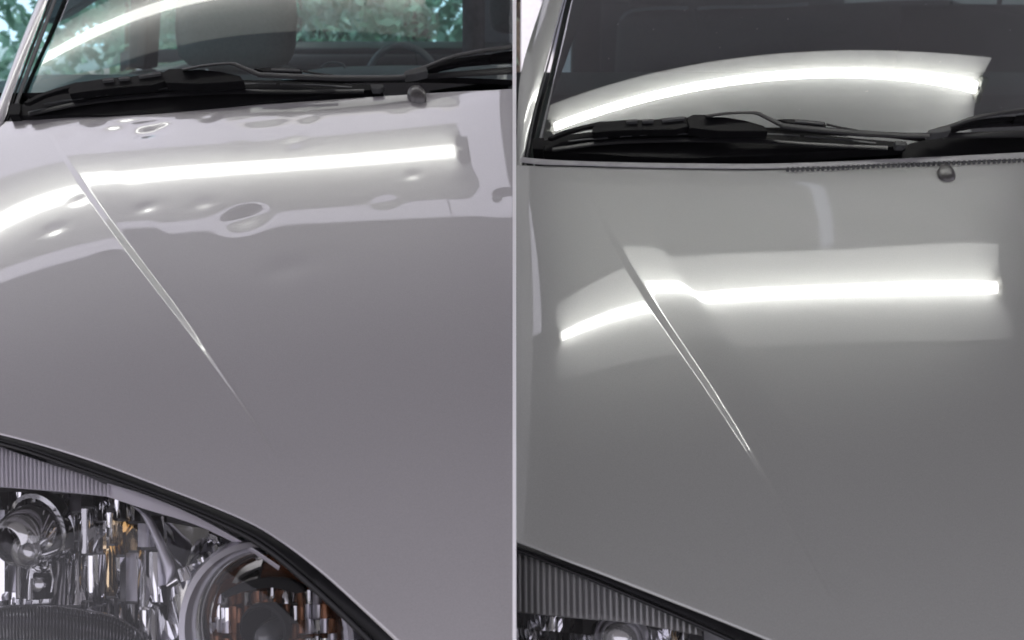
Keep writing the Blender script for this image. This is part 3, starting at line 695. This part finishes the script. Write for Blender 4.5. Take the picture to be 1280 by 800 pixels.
def headlamp2():
    A = on(H2, [(640, 680)])[0]; B = on(H2, [(960, 805)])[0]
    pl = plane_of(A - np.array([0, .004, .008]), B - np.array([0, .004, .008]), np.array([.12, -.50, -.82]))
    hit = lambda px, off=0.: lamp_hit(pl, px, off)
    n = pl[1] if pl[1][1] < 0 else -pl[1]; back = -n
    outline = spline([(560, 660), (646, 688), (722, 714), (804, 748), (876, 783), (930, 808), (1000, 845), (1080, 900), (1130, 950)], 5)
    P = np.vstack([hit(outline, .004), hit([(1130, 1060), (800, 1080), (560, 1040)], .004)]); k = len(P)
    Q = P.mean(0) + (P - P.mean(0)) * .86 + back * .12
    hl = link('headlamp', W(np.vstack([P, Q])), [(i, (i+1) % k, k + (i+1) % k, k + i) for i in range(k)] + [tuple(range(k, 2*k))], M['housing'], car2, smooth=False)
    c = P.mean(0); V = np.vstack([P, c + (P - c)*.85 + n*.006, c + (P - c)*.5 + n*.012, c + (P - c)*.05 + n*.014]); F = []
    for r in range(3):
        for i in range(k): F.append((r*k + i, r*k + (i+1) % k, (r+1)*k + (i+1) % k, (r+1)*k + i))
    F.append(tuple(3*k + i for i in range(k)))
    ln = fix_normals(link('headlamp_lens', W(V), F, [M['lens_out'], M['lens_in']], hl))
    s = ln.modifiers.new('thickness', 'SOLIDIFY'); s.thickness = .003; s.offset = -1; s.material_offset = 1; s.material_offset_rim = 1
    up = spline([(540, 642), (646, 676.5), (700, 696.5), (760, 718.5), (850, 753.5), (910, 777.5), (970, 802.5), (1060, 844)], 6)
    mid = spline([(540, 652), (646, 685), (700, 706), (760, 730), (845, 766), (900, 790), (960, 818), (1050, 862)], 6)
    lo = spline([(540, 658), (646, 690), (700, 711), (758, 735), (842, 771), (896, 795), (955, 824), (1044, 868)], 6)
    band('lamp_seal', on(H2, up, -.004), hit(mid, -.003), M['gloss_black2'], hl, .015, .003)
    band('lamp_seal', hit(mid + [0, .6], -.002), hit(lo, -.002), M['gloss_black'], hl, .008, .0012)
    tp = spline([(600, 672), (647, 688), (722, 716), (804, 750), (876, 787)], 5); bt = spline([(600, 757), (647, 765), (722, 773), (788, 779), (878, 795)], 5)
    band('bezel_strip', hit(tp, .016), hit(bt, .020), M['bezel2_dark'], hl, .004, 0)
    for x in np.arange(642, 876, 7.6):
        y0 = np.interp(x, tp[:, 0], tp[:, 1]) + .5; y1 = np.interp(x, bt[:, 0], bt[:, 1]) - 1
        tube('rib', hit([(x, y0), (x, (y0 + y1)/2), (x + .4, y1)], .0135), .0011, M['bezel2'], hl, 7)
    def facet(px4, off, m, tilt=(0, 0), bow=.004, name='reflector_facet'):
        p = np.array(px4, float); G = []; nx, ny = 5, 3
        for j in range(ny):
            v = j/(ny-1)
            for i in range(nx):
                u = i/(nx-1); q = (p[0]*(1-u) + p[1]*u)*(1-v) + (p[3]*(1-u) + p[2]*u)*v
                G.append(hit([q], off + tilt[0]*(u-.5) + tilt[1]*(v-.5) + bow*((2*u-1)**2 - 1))[0])
        G = np.array(G); N = nx*ny; F = [tuple(f) for f in grid_faces(ny, nx)]
        return auto_smooth(link(name, W(np.vstack([G, G + back*.004])), F + [tuple(N + i for i in f[::-1]) for f in F], m, hl), 50)
    xs = [640, 655, 668, 682, 697, 712, 728, 745, 762, 779, 795, 812, 828, 845, 862, 880]
    for i in range(len(xs) - 1):
        for j, (a, b) in enumerate(((766, 784), (785, 806), (807, 840))):
            m = M['chrome'] if random.random() < .6 else M['chrome_dark']
            if 12 <= i <= 13 and j == 1: m = M['amber_glint']
            dy = .1*(xs[i] - 640)
            facet([(xs[i] + .3, a + dy), (xs[i+1] - .3, a + dy + 1.5), (xs[i+1] - .3, b + dy + 1.5), (xs[i] + .3, b + dy)], .05, m, (random.uniform(-.012, .012), random.uniform(-.02, .02)), random.uniform(.002, .006))
    c0 = hit([(775, 800)], .03)[0]; sc = np.linalg.norm(c0)/FPX
    lathe('bulb_ring', [(31*sc, -.012), (32*sc, -.004), (30*sc, 0), (27*sc, -.002), (26*sc, -.012)], c0, n + np.array([-.1, -.25, -.25]), M['satin'], hl, 32)
    lathe('bulb_shield', [(25*sc, -.01), (24*sc, 0), (18*sc, .008), (10*sc, .011), (0, .012)], c0, n + np.array([-.1, -.25, -.25]), M['cap'], hl, 28)
    return hl
headlamp1(); headlamp2()

# painted panels that close the nose beyond the lamps, and the wings below the bonnet's outer edge
def curtain(name, line, drop, fwd, m, car):
    rows = [line + np.array([fwd[0]*k, fwd[1]*k, 0]) * math.sin(k*1.57) + np.array([0, 0, -.004 - drop*k]) for k in np.linspace(0, 1, 8)]
    n = len(line); V = np.vstack(rows); Bk = V + np.array([0, .012, -.004]); N = len(V); F = [tuple(f) for f in grid_faces(8, n)]
    fix_normals(link(name, W(np.vstack([V, Bk])), F + [tuple(N + i for i in f[::-1]) for f in F] + [(i, i+1, N+i+1, N+i) for i in range(n-1)], m, car))
curtain('bumper_cover', on(H1, spline([(545, 848), (600, 914), (660, 1004)], 8), -.003), .42, (.02, -.10), M['paint1'], car1)
curtain('bumper_cover', on(H2, spline([(1130, 880), (1160, 897), (1270, 968), (1400, 1074), (1560, 1205)], 8), -.003), .42, (.02, -.10), M['paint2'], car2)
lf = on(H1, [(-200, 508)])[0]; lr = on(H1, [(-140, 157)])[0]
curtain('front_wing', np.array([lf*(1-t) + lr*t for t in np.linspace(-.02, 1, 14)]) * [1, 1, 0] + np.stack([np.zeros(14), np.zeros(14), [H1(*((lf*(1-t) + lr*t)[:2]))[0].item() - .006 for t in np.linspace(-.02, 1, 14)]], 1), .50, (-.10, -.01), M['paint1'], car1)
curtain('bumper_cover', on(H1, spline([(-200, 509), (-160, 513), (-118, 518)], 6), -.003), .50, (-.05, -.06), M['paint1'], car1)
# ------------------------------------------------------------------ cabins
def blob(name, px_outline, Y, depth, m, parent, rnd=.5):
    """an upholstered cushion: outline seen at pixels, at distance Y, rounded front and back"""
    P = at_y(spline(px_outline + [px_outline[0]], 5)[:-1], Y); c = P.mean(0); k = len(P)
    prof = [(.0, -.5), (.55, -.5), (.86, -.42), (.97, -.25), (1, 0), (.97, .25), (.86, .42), (.55, .5), (.0, .5)]
    V = []
    for r, h in prof: V += list(c + (P - c) * max(r, .001) + np.array([0, depth * h, 0]))
    F = []
    for j in range(len(prof) - 1):
        for i in range(k): F.append((j*k + i, j*k + (i+1) % k, (j+1)*k + (i+1) % k, (j+1)*k + i))
    return fix_normals(link(name, W(np.array(V)), F, m, parent))

# --- car 1 cabin
rbox('dashboard', (-.42, 1.93, -.240), (1.40, .62, .16), M['dash'], car1, .05)
# dash top visible as a lighter cowl running up to the right
blob('instrument_hood', [(352, 130), (355, 98), (390, 88), (440, 85), (500, 84), (560, 84), (660, 78), (700, 130)], 2.02, .25, M['dash2'], car1)
tube('instrument_dial', at_y(spline([(402, 84), (408, 80), (417, 78.5), (427, 80), (432, 85)], 5), 1.84), .0028, M['dash3'] if 'dash3' in M else M['dash2'], car1, 8)
sw = at_y(spline([(455, 105), (464, 82), (474, 68), (487, 60), (502, 57), (517, 60), (529, 67), (540, 80), (547, 105), (535, 140), (502, 155), (468, 140), (455, 105)], 5), 2.10)
tube('steering_wheel', sw, .008, M['wheel'], car1, 10)
seat = blob('front_seat', [(205, 260), (212, 110), (222, 84), (260, 78), (320, 78), (366, 84), (382, 110), (395, 260)], 2.75, .16, M['fabric'], car1)
blob('headrest', [(226, 70), (222, 40), (224, 0), (229, -40), (260, -62), (300, -64), (345, -58), (362, -30), (369, 0), (370, 40), (364, 74), (340, 86), (290, 88), (245, 84)], 2.66, .13, M['fabric'], seat)
blob('front_seat', [(584, 260), (592, 90), (612, 62), (660, 52), (740, 60), (760, 260)], 2.75, .15, M['dfabric'], car1)
blob('headrest', [(613, 28), (612, 5), (616, -40), (650, -52), (700, -40), (712, 10), (690, 40), (640, 42), (618, 38)], 2.70, .12, M['dfabric'], car1)
for k in (-1, 1): tube('headrest_post', at_y([(296 + k*36, 96), (296 + k*36, 70)], 2.68), .006, M['steel'], seat, 8)
# rear seat and parcel shelf
rbox('rear_seat', (-.35, 3.55, -.50), (1.5, .25, .62), M['dfabric'], car1, .06, taper=.97)
rbox('parcel_shelf', (-.35, 3.95, -.185), (1.55, .62, .03), M['dash'], car1, .012)
# rear window: frame, tinted pane, mirrored stickers
def pane(name, px, Y, parent, m=('side_out', 'side_in'), slope=.0):
    P = at_y(px, Y); P[:, 1] += slope * (P[:, 2] - P[:, 2].min()); n = len(P)
    V = np.vstack([P, P + np.array([0, .004, 0])]); o = link(name, W(V), [tuple(range(n))[::-1]] + [tuple(range(n, 2*n))] + [(i, (i+1) % n, n + (i+1) % n, n + i) for i in range(n)], [M[m[0]], M[m[1]]], parent, smooth=False)
    for i, p in enumerate(o.data.polygons): p.material_index = 0 if i == 0 else 1
    return o
RW = [(178, 62), (372, 60), (480, 58), (586, 60), (660, 58), (705, 55), (690, -120), (200, -120)]
rw = pane('rear_window', RW, 4.25, car1)
band('window_frame', at_y(spline([(150, 66), (178, 62), (372, 60), (480, 58), (586, 60), (705, 55)], 4), 4.22), at_y(spline([(150, 100), (178, 80), (372, 76), (480, 74), (586, 76), (705, 72)], 4), 4.22), M['dash'], rw, .04, .004)
band('window_frame', at_y([(166, 80), (168, 0), (186, -130)], 4.22), at_y([(181, 80), (183, 0), (201, -130)], 4.22), M['dash'], rw, .04, .004)
band('window_frame', at_y([(583, 80), (581, 30), (578, 0), (572, -130)], 4.20), at_y([(700, 80), (700, 30), (700, 0), (700, -130)], 4.20), M['dash2'], rw, .04, .004)
rear_y = 4.235
def letter(txt, px, hpx, m, mirror=True, slant=0):
    cu = bpy.data.curves.new('window_lettering', 'FONT'); cu.body = txt; cu.extrude = .0006; cu.shear = slant
    P = at_y([px], rear_y)[0]; sc = hpx * rear_y / FPX / .70; cu.size = sc
    o = bpy.data.objects.new('window_lettering', cu); C.objects.link(o)
    dg = bpy.context.evaluated_depsgraph_get(); me = bpy.data.meshes.new_from_object(o.evaluated_get(dg)); bpy.data.objects.remove(o)
    T = Matrix.Translation((P[0], P[1], P[2] + ZC)) @ Matrix.Rotation(math.pi/2, 4, 'X') @ Matrix.Scale(-1 if mirror else 1, 4, (1, 0, 0)); me.transform(T)
    me.name = 'window_lettering'; me.materials.clear(); me.materials.append(m)
    q = bpy.data.objects.new('window_lettering', me); C.objects.link(q); q.parent = rw; return q
letter('71', (412, 49), 11, M['decal'], True, .0)
letter('12', (402, 47), 8, M['decal'], True)
letter('728', (438, 48), 7, M['decal'], True, .2)
letter('ll', (378, 53), 8, M['decal'], True, .1)
# side glass left of the pillar and door
dP = np.array([(-.99, 1.50, -.16), (-1.02, 2.62, -.16), (-.93, 2.62, .30), (-.88, 2.15, .30)])
V = np.vstack([dP, dP + np.array([-.004, 0, 0])]); sg = link('side_window', W(V), [(0, 1, 2, 3), (7, 6, 5, 4), (0, 4, 5, 1), (1, 5, 6, 2), (2, 6, 7, 3), (3, 7, 4, 0)], [M['side_out'], M['side_in']], car1, smooth=False)
for i, p in enumerate(sg.data.polygons): p.material_index = 0 if i == 0 else 1
rbox('door', (-1.03, 2.08, -.48), (.09, 1.16, .60), M['paint1'], car1, .03)
rbox('rear_door', (-1.03, 3.2, -.48), (.09, 1.04, .60), M['paint1'], car1, .03)
rbox('door_pillar', (-.98, 2.66, .06), (.05, .10, .48), M['rubber'], car1, .01, rot=(0, .18, 0))
rbox('roof', (-.30, 3.25, .335), (1.25, 2.10, .05), M['paint1'], car1, .022)
rbox('headliner', (-.30, 3.25, .290), (1.20, 2.04, .03), M['liner'], car1, .012)
rbox('front_bumper', (-.42, .46, -.78), (.80, .16, .28), M['paint1'], car1, .06)

plate('roof_rail', at_y([(57, 31), (84, 18), (122, -6), (150, -60), (50, -70)], 2.35), M['dash'], car1, (0, 1, 0), .05, .006)

# --- car 2 cabin (dark)
rbox('dashboard', (.62, 1.93, -.235), (1.30, .62, .16), M['dash'], car2, .05)
rs = blob('rear_seat', [(760, 260), (770, 60), (776, 20), (800, 13), (862, 11), (868, 16), (874, 11), (960, 9), (1060, 4), (1150, 0), (1200, 4), (1230, 40), (1250, 260)], 3.5, .22, M['dfabric2'] if 'dfabric2' in M else M['dfabric'], car2)
tube('seat_piping', at_y(spline([(776, 24), (784, 16), (800, 12), (830, 10), (860, 10)], 5), 3.375), .006, M['dash2'], rs, 8)
tube('seat_piping', at_y(spline([(872, 11), (900, 9), (960, 8), (1010, 5)], 5), 3.375), .006, M['dash2'], rs, 8)
tube('seat_piping', at_y([(866, 12), (870, 40)], 3.375), .004, M['dash'], rs, 8)
blob('headrest', [(786, 8), (784, -30), (800, -46), (840, -46), (850, -30), (848, 8)], 3.45, .12, M['dfabric'], rs)
tube('seat_belt', at_y([(1252, -60), (1250, 0), (1243, 30), (1240, 52), (1246, 78)], 2.9), .016, M['dash'], car2, 8, flat=.2)
tube('belt_buckle', at_y(spline([(1266, 44), (1271, 47), (1268, 58), (1262, 62)], 4), 2.85), .006, M['dash2'], car2, 8)
rbox('door_pillar', (.20, 2.62, -.05), (.075, .10, .75), M['rubber'], car2, .01)
rbox('roof', (.62, 3.30, .30), (1.30, 2.1, .05), M['paint2'], car2, .022)
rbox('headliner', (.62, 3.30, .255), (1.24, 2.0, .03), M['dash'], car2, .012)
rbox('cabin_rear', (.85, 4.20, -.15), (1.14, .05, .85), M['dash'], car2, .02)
rbox('door', (1.42, 2.75, -.4), (.08, 2.6, .74), M['paint2'], car2, .03)
rbox('door_trim', (1.37, 2.75, -.38), (.03, 2.56, .74), M['dash'], car2, .012)
rbox('front_bumper', (.55, .44, -.80), (1.05, .16, .28), M['paint2'], car2, .06)
for c_ in (car1, car2): pass

# ------------------------------------------------------------------ trim both cars to the divider
bpy.context.view_layer.update()
nrm = Vector((1, -SEAM * ct, SEAM * st)).normalized()
def all_children(o):
    for ch in o.children:
        yield ch; yield from all_children(ch)
for root, sgn in ((car1, 1), (car2, -1)):
    for o in list(all_children(root)):
        if o.type != 'MESH': continue
        co = Vector((0, 0, ZC)) - nrm * (.0004 * sgn)
        vs = np.empty(len(o.data.vertices) * 3); o.data.vertices.foreach_get('co', vs); vs = vs.reshape(-1, 3)
        d = (vs - np.array(co)) @ np.array(nrm) * sgn
        if d.max() <= 0: continue
        if d.min() >= 0:
            bpy.data.objects.remove(o, do_unlink=True); continue
        bm = bmesh.new(); bm.from_mesh(o.data)
        bmesh.ops.bisect_plane(bm, geom=list(bm.verts) + list(bm.edges) + list(bm.faces), dist=1e-6, plane_co=co, plane_no=nrm, clear_outer=(sgn > 0), clear_inner=(sgn < 0))
        bm.to_mesh(o.data); bm.free()
for root in (car1, car2): set_parent_world(root)

# white partition between the two cars; its top edge follows both bodies just above their surfaces
ys = np.arange(-60, 1000, 8.0)
col = [(643, y) for y in ys]
def reach(surfs):
    ds = []
    for s_, lift in surfs:
        P = on(s_, col, lift); ds.append(np.linalg.norm(P, axis=1))
    return np.min(ds, axis=0)
dist = reach([(H1, .012), (H2, .012), (W1, .055), (W2, .055)])
dist = np.minimum.accumulate(dist)           # never folds back towards the rear as it comes nearer
kern = np.ones(5) / 5; dist = np.convolve(np.pad(dist, 2, mode='edge'), kern, 'valid') * .99
Pm = rays(col) * dist[:, None]
hw = 2.25 / FPX * dist
L_ = Pm.copy(); L_[:, 0] -= hw; R_ = Pm.copy(); R_[:, 0] += hw
Lb = L_.copy(); Lb[:, 2] = -ZC; Rb = R_.copy(); Rb[:, 2] = -ZC
k = len(Pm); V = W(np.vstack([L_, R_, Rb, Lb])); F = []
for i in range(k - 1):
    for a in range(4):
        b = (a + 1) % 4; F.append((a*k + i, b*k + i, b*k + i + 1, a*k + i + 1))
F += [(0, k, 2*k, 3*k), (k-1, 2*k-1, 3*k-1, 4*k-1)]
pb = fix_normals(link('divider_board', V, F, M['white'], None, smooth=False))
tag(pb, 'thin white upright divider board standing between the two cars', 'divider')

# ------------------------------------------------------------------ the two fluorescent inspection lamps (seen as reflections)
def inspection_lamp(Lp, label, tube_m, th, root_name='inspection_lamp'):
    cx, cy, cz, yaw, roll, tilt, w0, w1, hl = Lp
    R = np.array(Matrix.Rotation(yaw, 3, 'Z') @ Matrix.Rotation(roll, 3, 'Y'))
    d = R @ np.array([1., 0, 0]); n = R @ np.array([0, -math.cos(tilt), -math.sin(tilt)])
    wv = np.cross(n, d); wv = -wv if wv[1] > 0 else wv
    c = np.array([cx, cy, cz])
    root = tag(empty(root_name, (cx, cy, cz + ZC)), label, 'lamp', 'fluorescent lamps above the bonnets')
    pt = lambda u, v, h: c + d*u + wv*v + n*h
    # tray: shallow folded sheet, ends slightly pointed
    us = np.linspace(-1, 1, 41); vs_ = np.array([-w0, -w0*.5, -.012, .012, w1*.35, w1*.7, w1])
    lift = np.array([.016, .005, 0, 0, .004, .010, .020]); ext = np.array([0, .006, .010, .012, .022, .026, .012])
    G = [pt(u*(hl + e), v, h) for v, h, e in zip(vs_, lift, ext) for u in us]
    G = np.array(G); nb = len(G); F = [tuple(f) for f in grid_faces(len(vs_), len(us))]
    Gb = G - n*.004; nr, nc = len(vs_), len(us)
    rim = list(range(nc)) + [nc*j + nc - 1 for j in range(1, nr)] + [nb - 1 - i for i in range(1, nc)] + [nc*j for j in range(nr - 2, 0, -1)]
    Fr = [(rim[i], rim[(i+1) % len(rim)], nb + rim[(i+1) % len(rim)], nb + rim[i]) for i in range(len(rim))]
    tr = auto_smooth(fix_normals(link('tray', W(np.vstack([G, Gb])), F + [tuple(nb + i for i in f[::-1]) for f in F] + Fr, M['tray'], root)), 60)
    tb = tube('fluorescent_tube', np.array([pt(u, 0, th) for u in np.linspace(-hl + .012, hl - .012, 9)]), .0100, tube_m, root, 16)
    for s_ in (-1, 1):
        for v in (-.012, .012):
            tube('tube_socket', np.array([pt(s_*(hl + .004), v, .004), pt(s_*(hl + .004), v, th + .010), pt(s_*(hl + .004), v, th + .016)]), .010, M['socket'], root, 10)
        tube('tube_socket', np.array([pt(s_*(hl + .016), -.020, th), pt(s_*(hl + .016), .020, th)]), .007, M['socket'], root, 8)
        tube('suspension_wire', np.array([pt(s_*hl*.93, 0, -.004), pt(s_*hl*.93, 0, -.004)*[1, 1, 0] + [0, 0, 1.40]]), .0016, M['steel'], root, 6)
    rbox('ballast', tuple(c - n*.035), (.5, .05, .04), M['socket'], root, .006)
    set_parent_world(root)
    return root
LAMP1[0] -= .22; LAMP1[8] += .22
inspection_lamp(LAMP1, 'fluorescent lamp with white tray hanging above the dented bonnet', M['tube'], .0125)
inspection_lamp(LAMP2, 'fluorescent lamp with white tray hanging above the smooth bonnet', M['tube_strong'], .016)

# fluffy charm hanging in the first car
fl = np.array(at_y([(592, -70), (592, 70)], 2.35)); V = []; F = []
core = np.array([fl[0]*(1 - t) + fl[1]*t for t in np.linspace(0, 1, 60)])
for i in range(2600):
    t = rng.rand(); p = fl[0]*(1-t) + fl[1]*t; a = rng.rand()*2*np.pi; r = .040*(.9 + .12*math.sin(t*40)) * (1 - .45*max(0, (t - .5))); dv = np.array([math.cos(a), math.sin(a), rng.uniform(-.7, .2)]); dv /= np.linalg.norm(dv)
    e = p + dv*r*rng.uniform(.75, 1.1); q = np.cross(dv, [0, 0, 1.]); q = q/np.linalg.norm(q)*.0022
    i0 = len(V); V += [p + dv*.01 - q, p + dv*.01 + q, e]; F.append((i0, i0+1, i0+2))
charm = link('fluffy_charm', W(np.array(V)), F, M['fluff'], None, smooth=False)
tube('strand', core, .028, M['fluff'], charm, 10)
tag(charm, 'dark fluffy strip hanging behind the windscreen near the driver seat', 'charm')

# ------------------------------------------------------------------ setting
def quad_slab(name, x0, x1, y0, y1, z, t, m):
    o = rbox(name, ((x0+x1)/2, (y0+y1)/2, z + t/2 - ZC), (x1-x0, y1-y0, t), m, None, 0)
    o['kind'] = 'structure'; return o
quad_slab('floor', -14, 14, -6, 26, -.2, .2, M['concrete'])
quad_slab('ceiling', -6, 6, -1.7, 2.845, 2.55, .12, M['ceiling'])
quad_slab('ceiling', -.165, 6, 2.847, 5.0, 2.55, .12, M['ceiling'])
o = rbox('wall', (3.4, 5.06, 1.36 - ZC), (5.2, .12, 2.72), M['wall'], None, 0); o['kind'] = 'structure'
# a pale wall panel seen left of the second car's pillar
pw = rbox('pale_panel', (.30, 5.4, .15), (.5, .05, 2.2), M['pale'], None, .01); tag(pw, 'pale lilac panel seen past the windscreen pillar of the smooth car', 'panel')
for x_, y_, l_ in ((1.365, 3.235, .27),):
    bt = rbox('glow_strip', (x_, y_, 1.392), (.055, l_, .016), M['streak_glow'], None, .002, rot=(0, 0, .30)); bt['kind'] = 'structure'  # glowing strip added under the ceiling to streak the second bonnet
for y_, w_, t_ in ((3.13, .018, .010), (3.20, .030, .008), (3.285, .022, .010), (3.38, .03, .010), (3.55, .03, .010)):
    jn = rbox('ceiling_joint', (3.1, y_, 1.40 - t_/2), (5.6, w_, t_), M['joint'], None, .001); jn['kind'] = 'structure'
# trees behind the first car
def tree(x, y, h, r, seed, label, n=11000, z0=-1.15, zc=None):
    rg = np.random.RandomState(seed)
    root = tag(empty('tree', (x, y, 0)), label, 'tree', 'trees behind the dented car')
    zc = h*.55 if zc is None else zc
    tp = np.array([(x + .12*math.sin(k*.9 + seed), y, z0 + k*h*.12) for k in range(7)])
    tube('trunk', tp, np.linspace(.16, .06, 7), M['bark'], root, 10)
    for k in range(5):
        a = rg.rand()*6.28; b0 = tp[2 + k % 4]
        tube('limb', np.array([b0, b0 + np.array([math.cos(a)*r*.4, math.sin(a)*r*.4, h*.12]), b0 + np.array([math.cos(a)*r*.7, math.sin(a)*r*.7, h*.2])]), np.array([.05, .03, .012]), M['bark'], root, 7)
    cl = rg.normal(size=(26, 3)) * np.array([r*.55, r*.5, h*.24]) + np.array([x, y, z0 + zc])
    V = []; F = []
    for i in range(n):
        p = cl[rg.randint(26)] + rg.normal(size=3)*r*.24
        u = rg.normal(size=3); u /= np.linalg.norm(u); v = np.cross(u, rg.normal(size=3)); v /= np.linalg.norm(v); s = rg.uniform(.04, .10)
        i0 = len(V); V += [p - u*s, p + v*s*.45, p + u*s, p - v*s*.45]; F.append((i0, i0+1, i0+2, i0+3))
    c_ = link('crown', W(np.array(V)), F, M['leaf'] if seed % 2 else M['leaf2'], root, smooth=False, kind='stuff')
    set_parent_world(root)
tree(-5.3, 8.2, 4.2, 1.4, 3, 'leafy green tree left of the dented car seen past its pillar', 8500)
tree(-3.6, 9.6, 4.6, 1.5, 4, 'light green tree behind the headrest of the dented car', 8500)
tree(-2.0, 8.4, 4.0, 1.3, 5, 'green tree in the left part of the rear window', 7500)
tree(-1.0, 10.2, 4.6, 1.5, 8, 'light green tree in the middle of the rear window', 7500)
tree(-.1, 8.8, 4.2, 1.3, 7, 'green tree in the right part of the rear window by the fluffy charm', 7500)

# far-off wood closing the view behind the trees
rg = np.random.RandomState(21); V = []; F = []
for i in range(6500):
    p = np.array([rg.uniform(-12, 3.5), rg.uniform(13, 16), -1.15 + rg.rand()*4.8 + .5*math.sin(i*.37)])
    u = rg.normal(size=3); u /= np.linalg.norm(u); v = np.cross(u, rg.normal(size=3)); v /= np.linalg.norm(v); k_ = rg.uniform(.10, .20)
    i0 = len(V); V += [p - u*k_, p + v*k_*.5, p + u*k_, p - v*k_*.5]; F.append((i0, i0+1, i0+2, i0+3))
wd = link('far_wood', W(np.array(V) - [0, 0, ZC] + [0, 0, ZC]), F, M['leaf2'], None, smooth=False, kind='stuff')
# specks of dust on the second windscreen
rg = np.random.RandomState(5); V = []; F = []
for i in range(26):
    P = on(W2, [(rg.uniform(760, 1270), rg.uniform(2, 140))], .0006)[0]; k_ = rg.uniform(.0004, .0009); i0 = len(V)
    V += [P + [-k_, 0, 0], P + [0, -k_*.9, -k_*.5], P + [k_, 0, 0], P + [0, k_*.9, k_*.5], P + [0, -k_*.4, k_*.8]]
    F += [(i0, i0+1, i0+4), (i0+1, i0+2, i0+4), (i0+2, i0+3, i0+4), (i0+3, i0, i0+4)]
ds = link('dust_specks', W(np.array(V)), F, M['batten'], None, smooth=False); ds.parent = car2; ds.matrix_parent_inverse = Matrix.Translation(-Vector(car2.location)); ds['kind'] = 'stuff'
# grey-green block added out of view for its patch in the first bonnet
bd = tag(empty('reflection_block', (-4.95, 21, 0)), 'plain grey-green block added beyond the trees to be mirrored in the dented bonnet', 'building')
wallb = rbox('facade', (-4.95, 21, 5.85), (5.3, 6, 14.0), M['facade'], bd, .0)
rbox('cornice', (-4.95, 17.93, 12.80), (5.36, .14, .18), M['facade_trim'], bd, .01)
pane_me = None
for r_ in range(4):
    for c_ in range(3):
        o = rbox('window', (-6.5 + c_*1.55, 17.985, .9 + r_*3.0), (.85, .06, 1.2), M['frit_gloss'], bd, .01)
set_parent_world(bd)
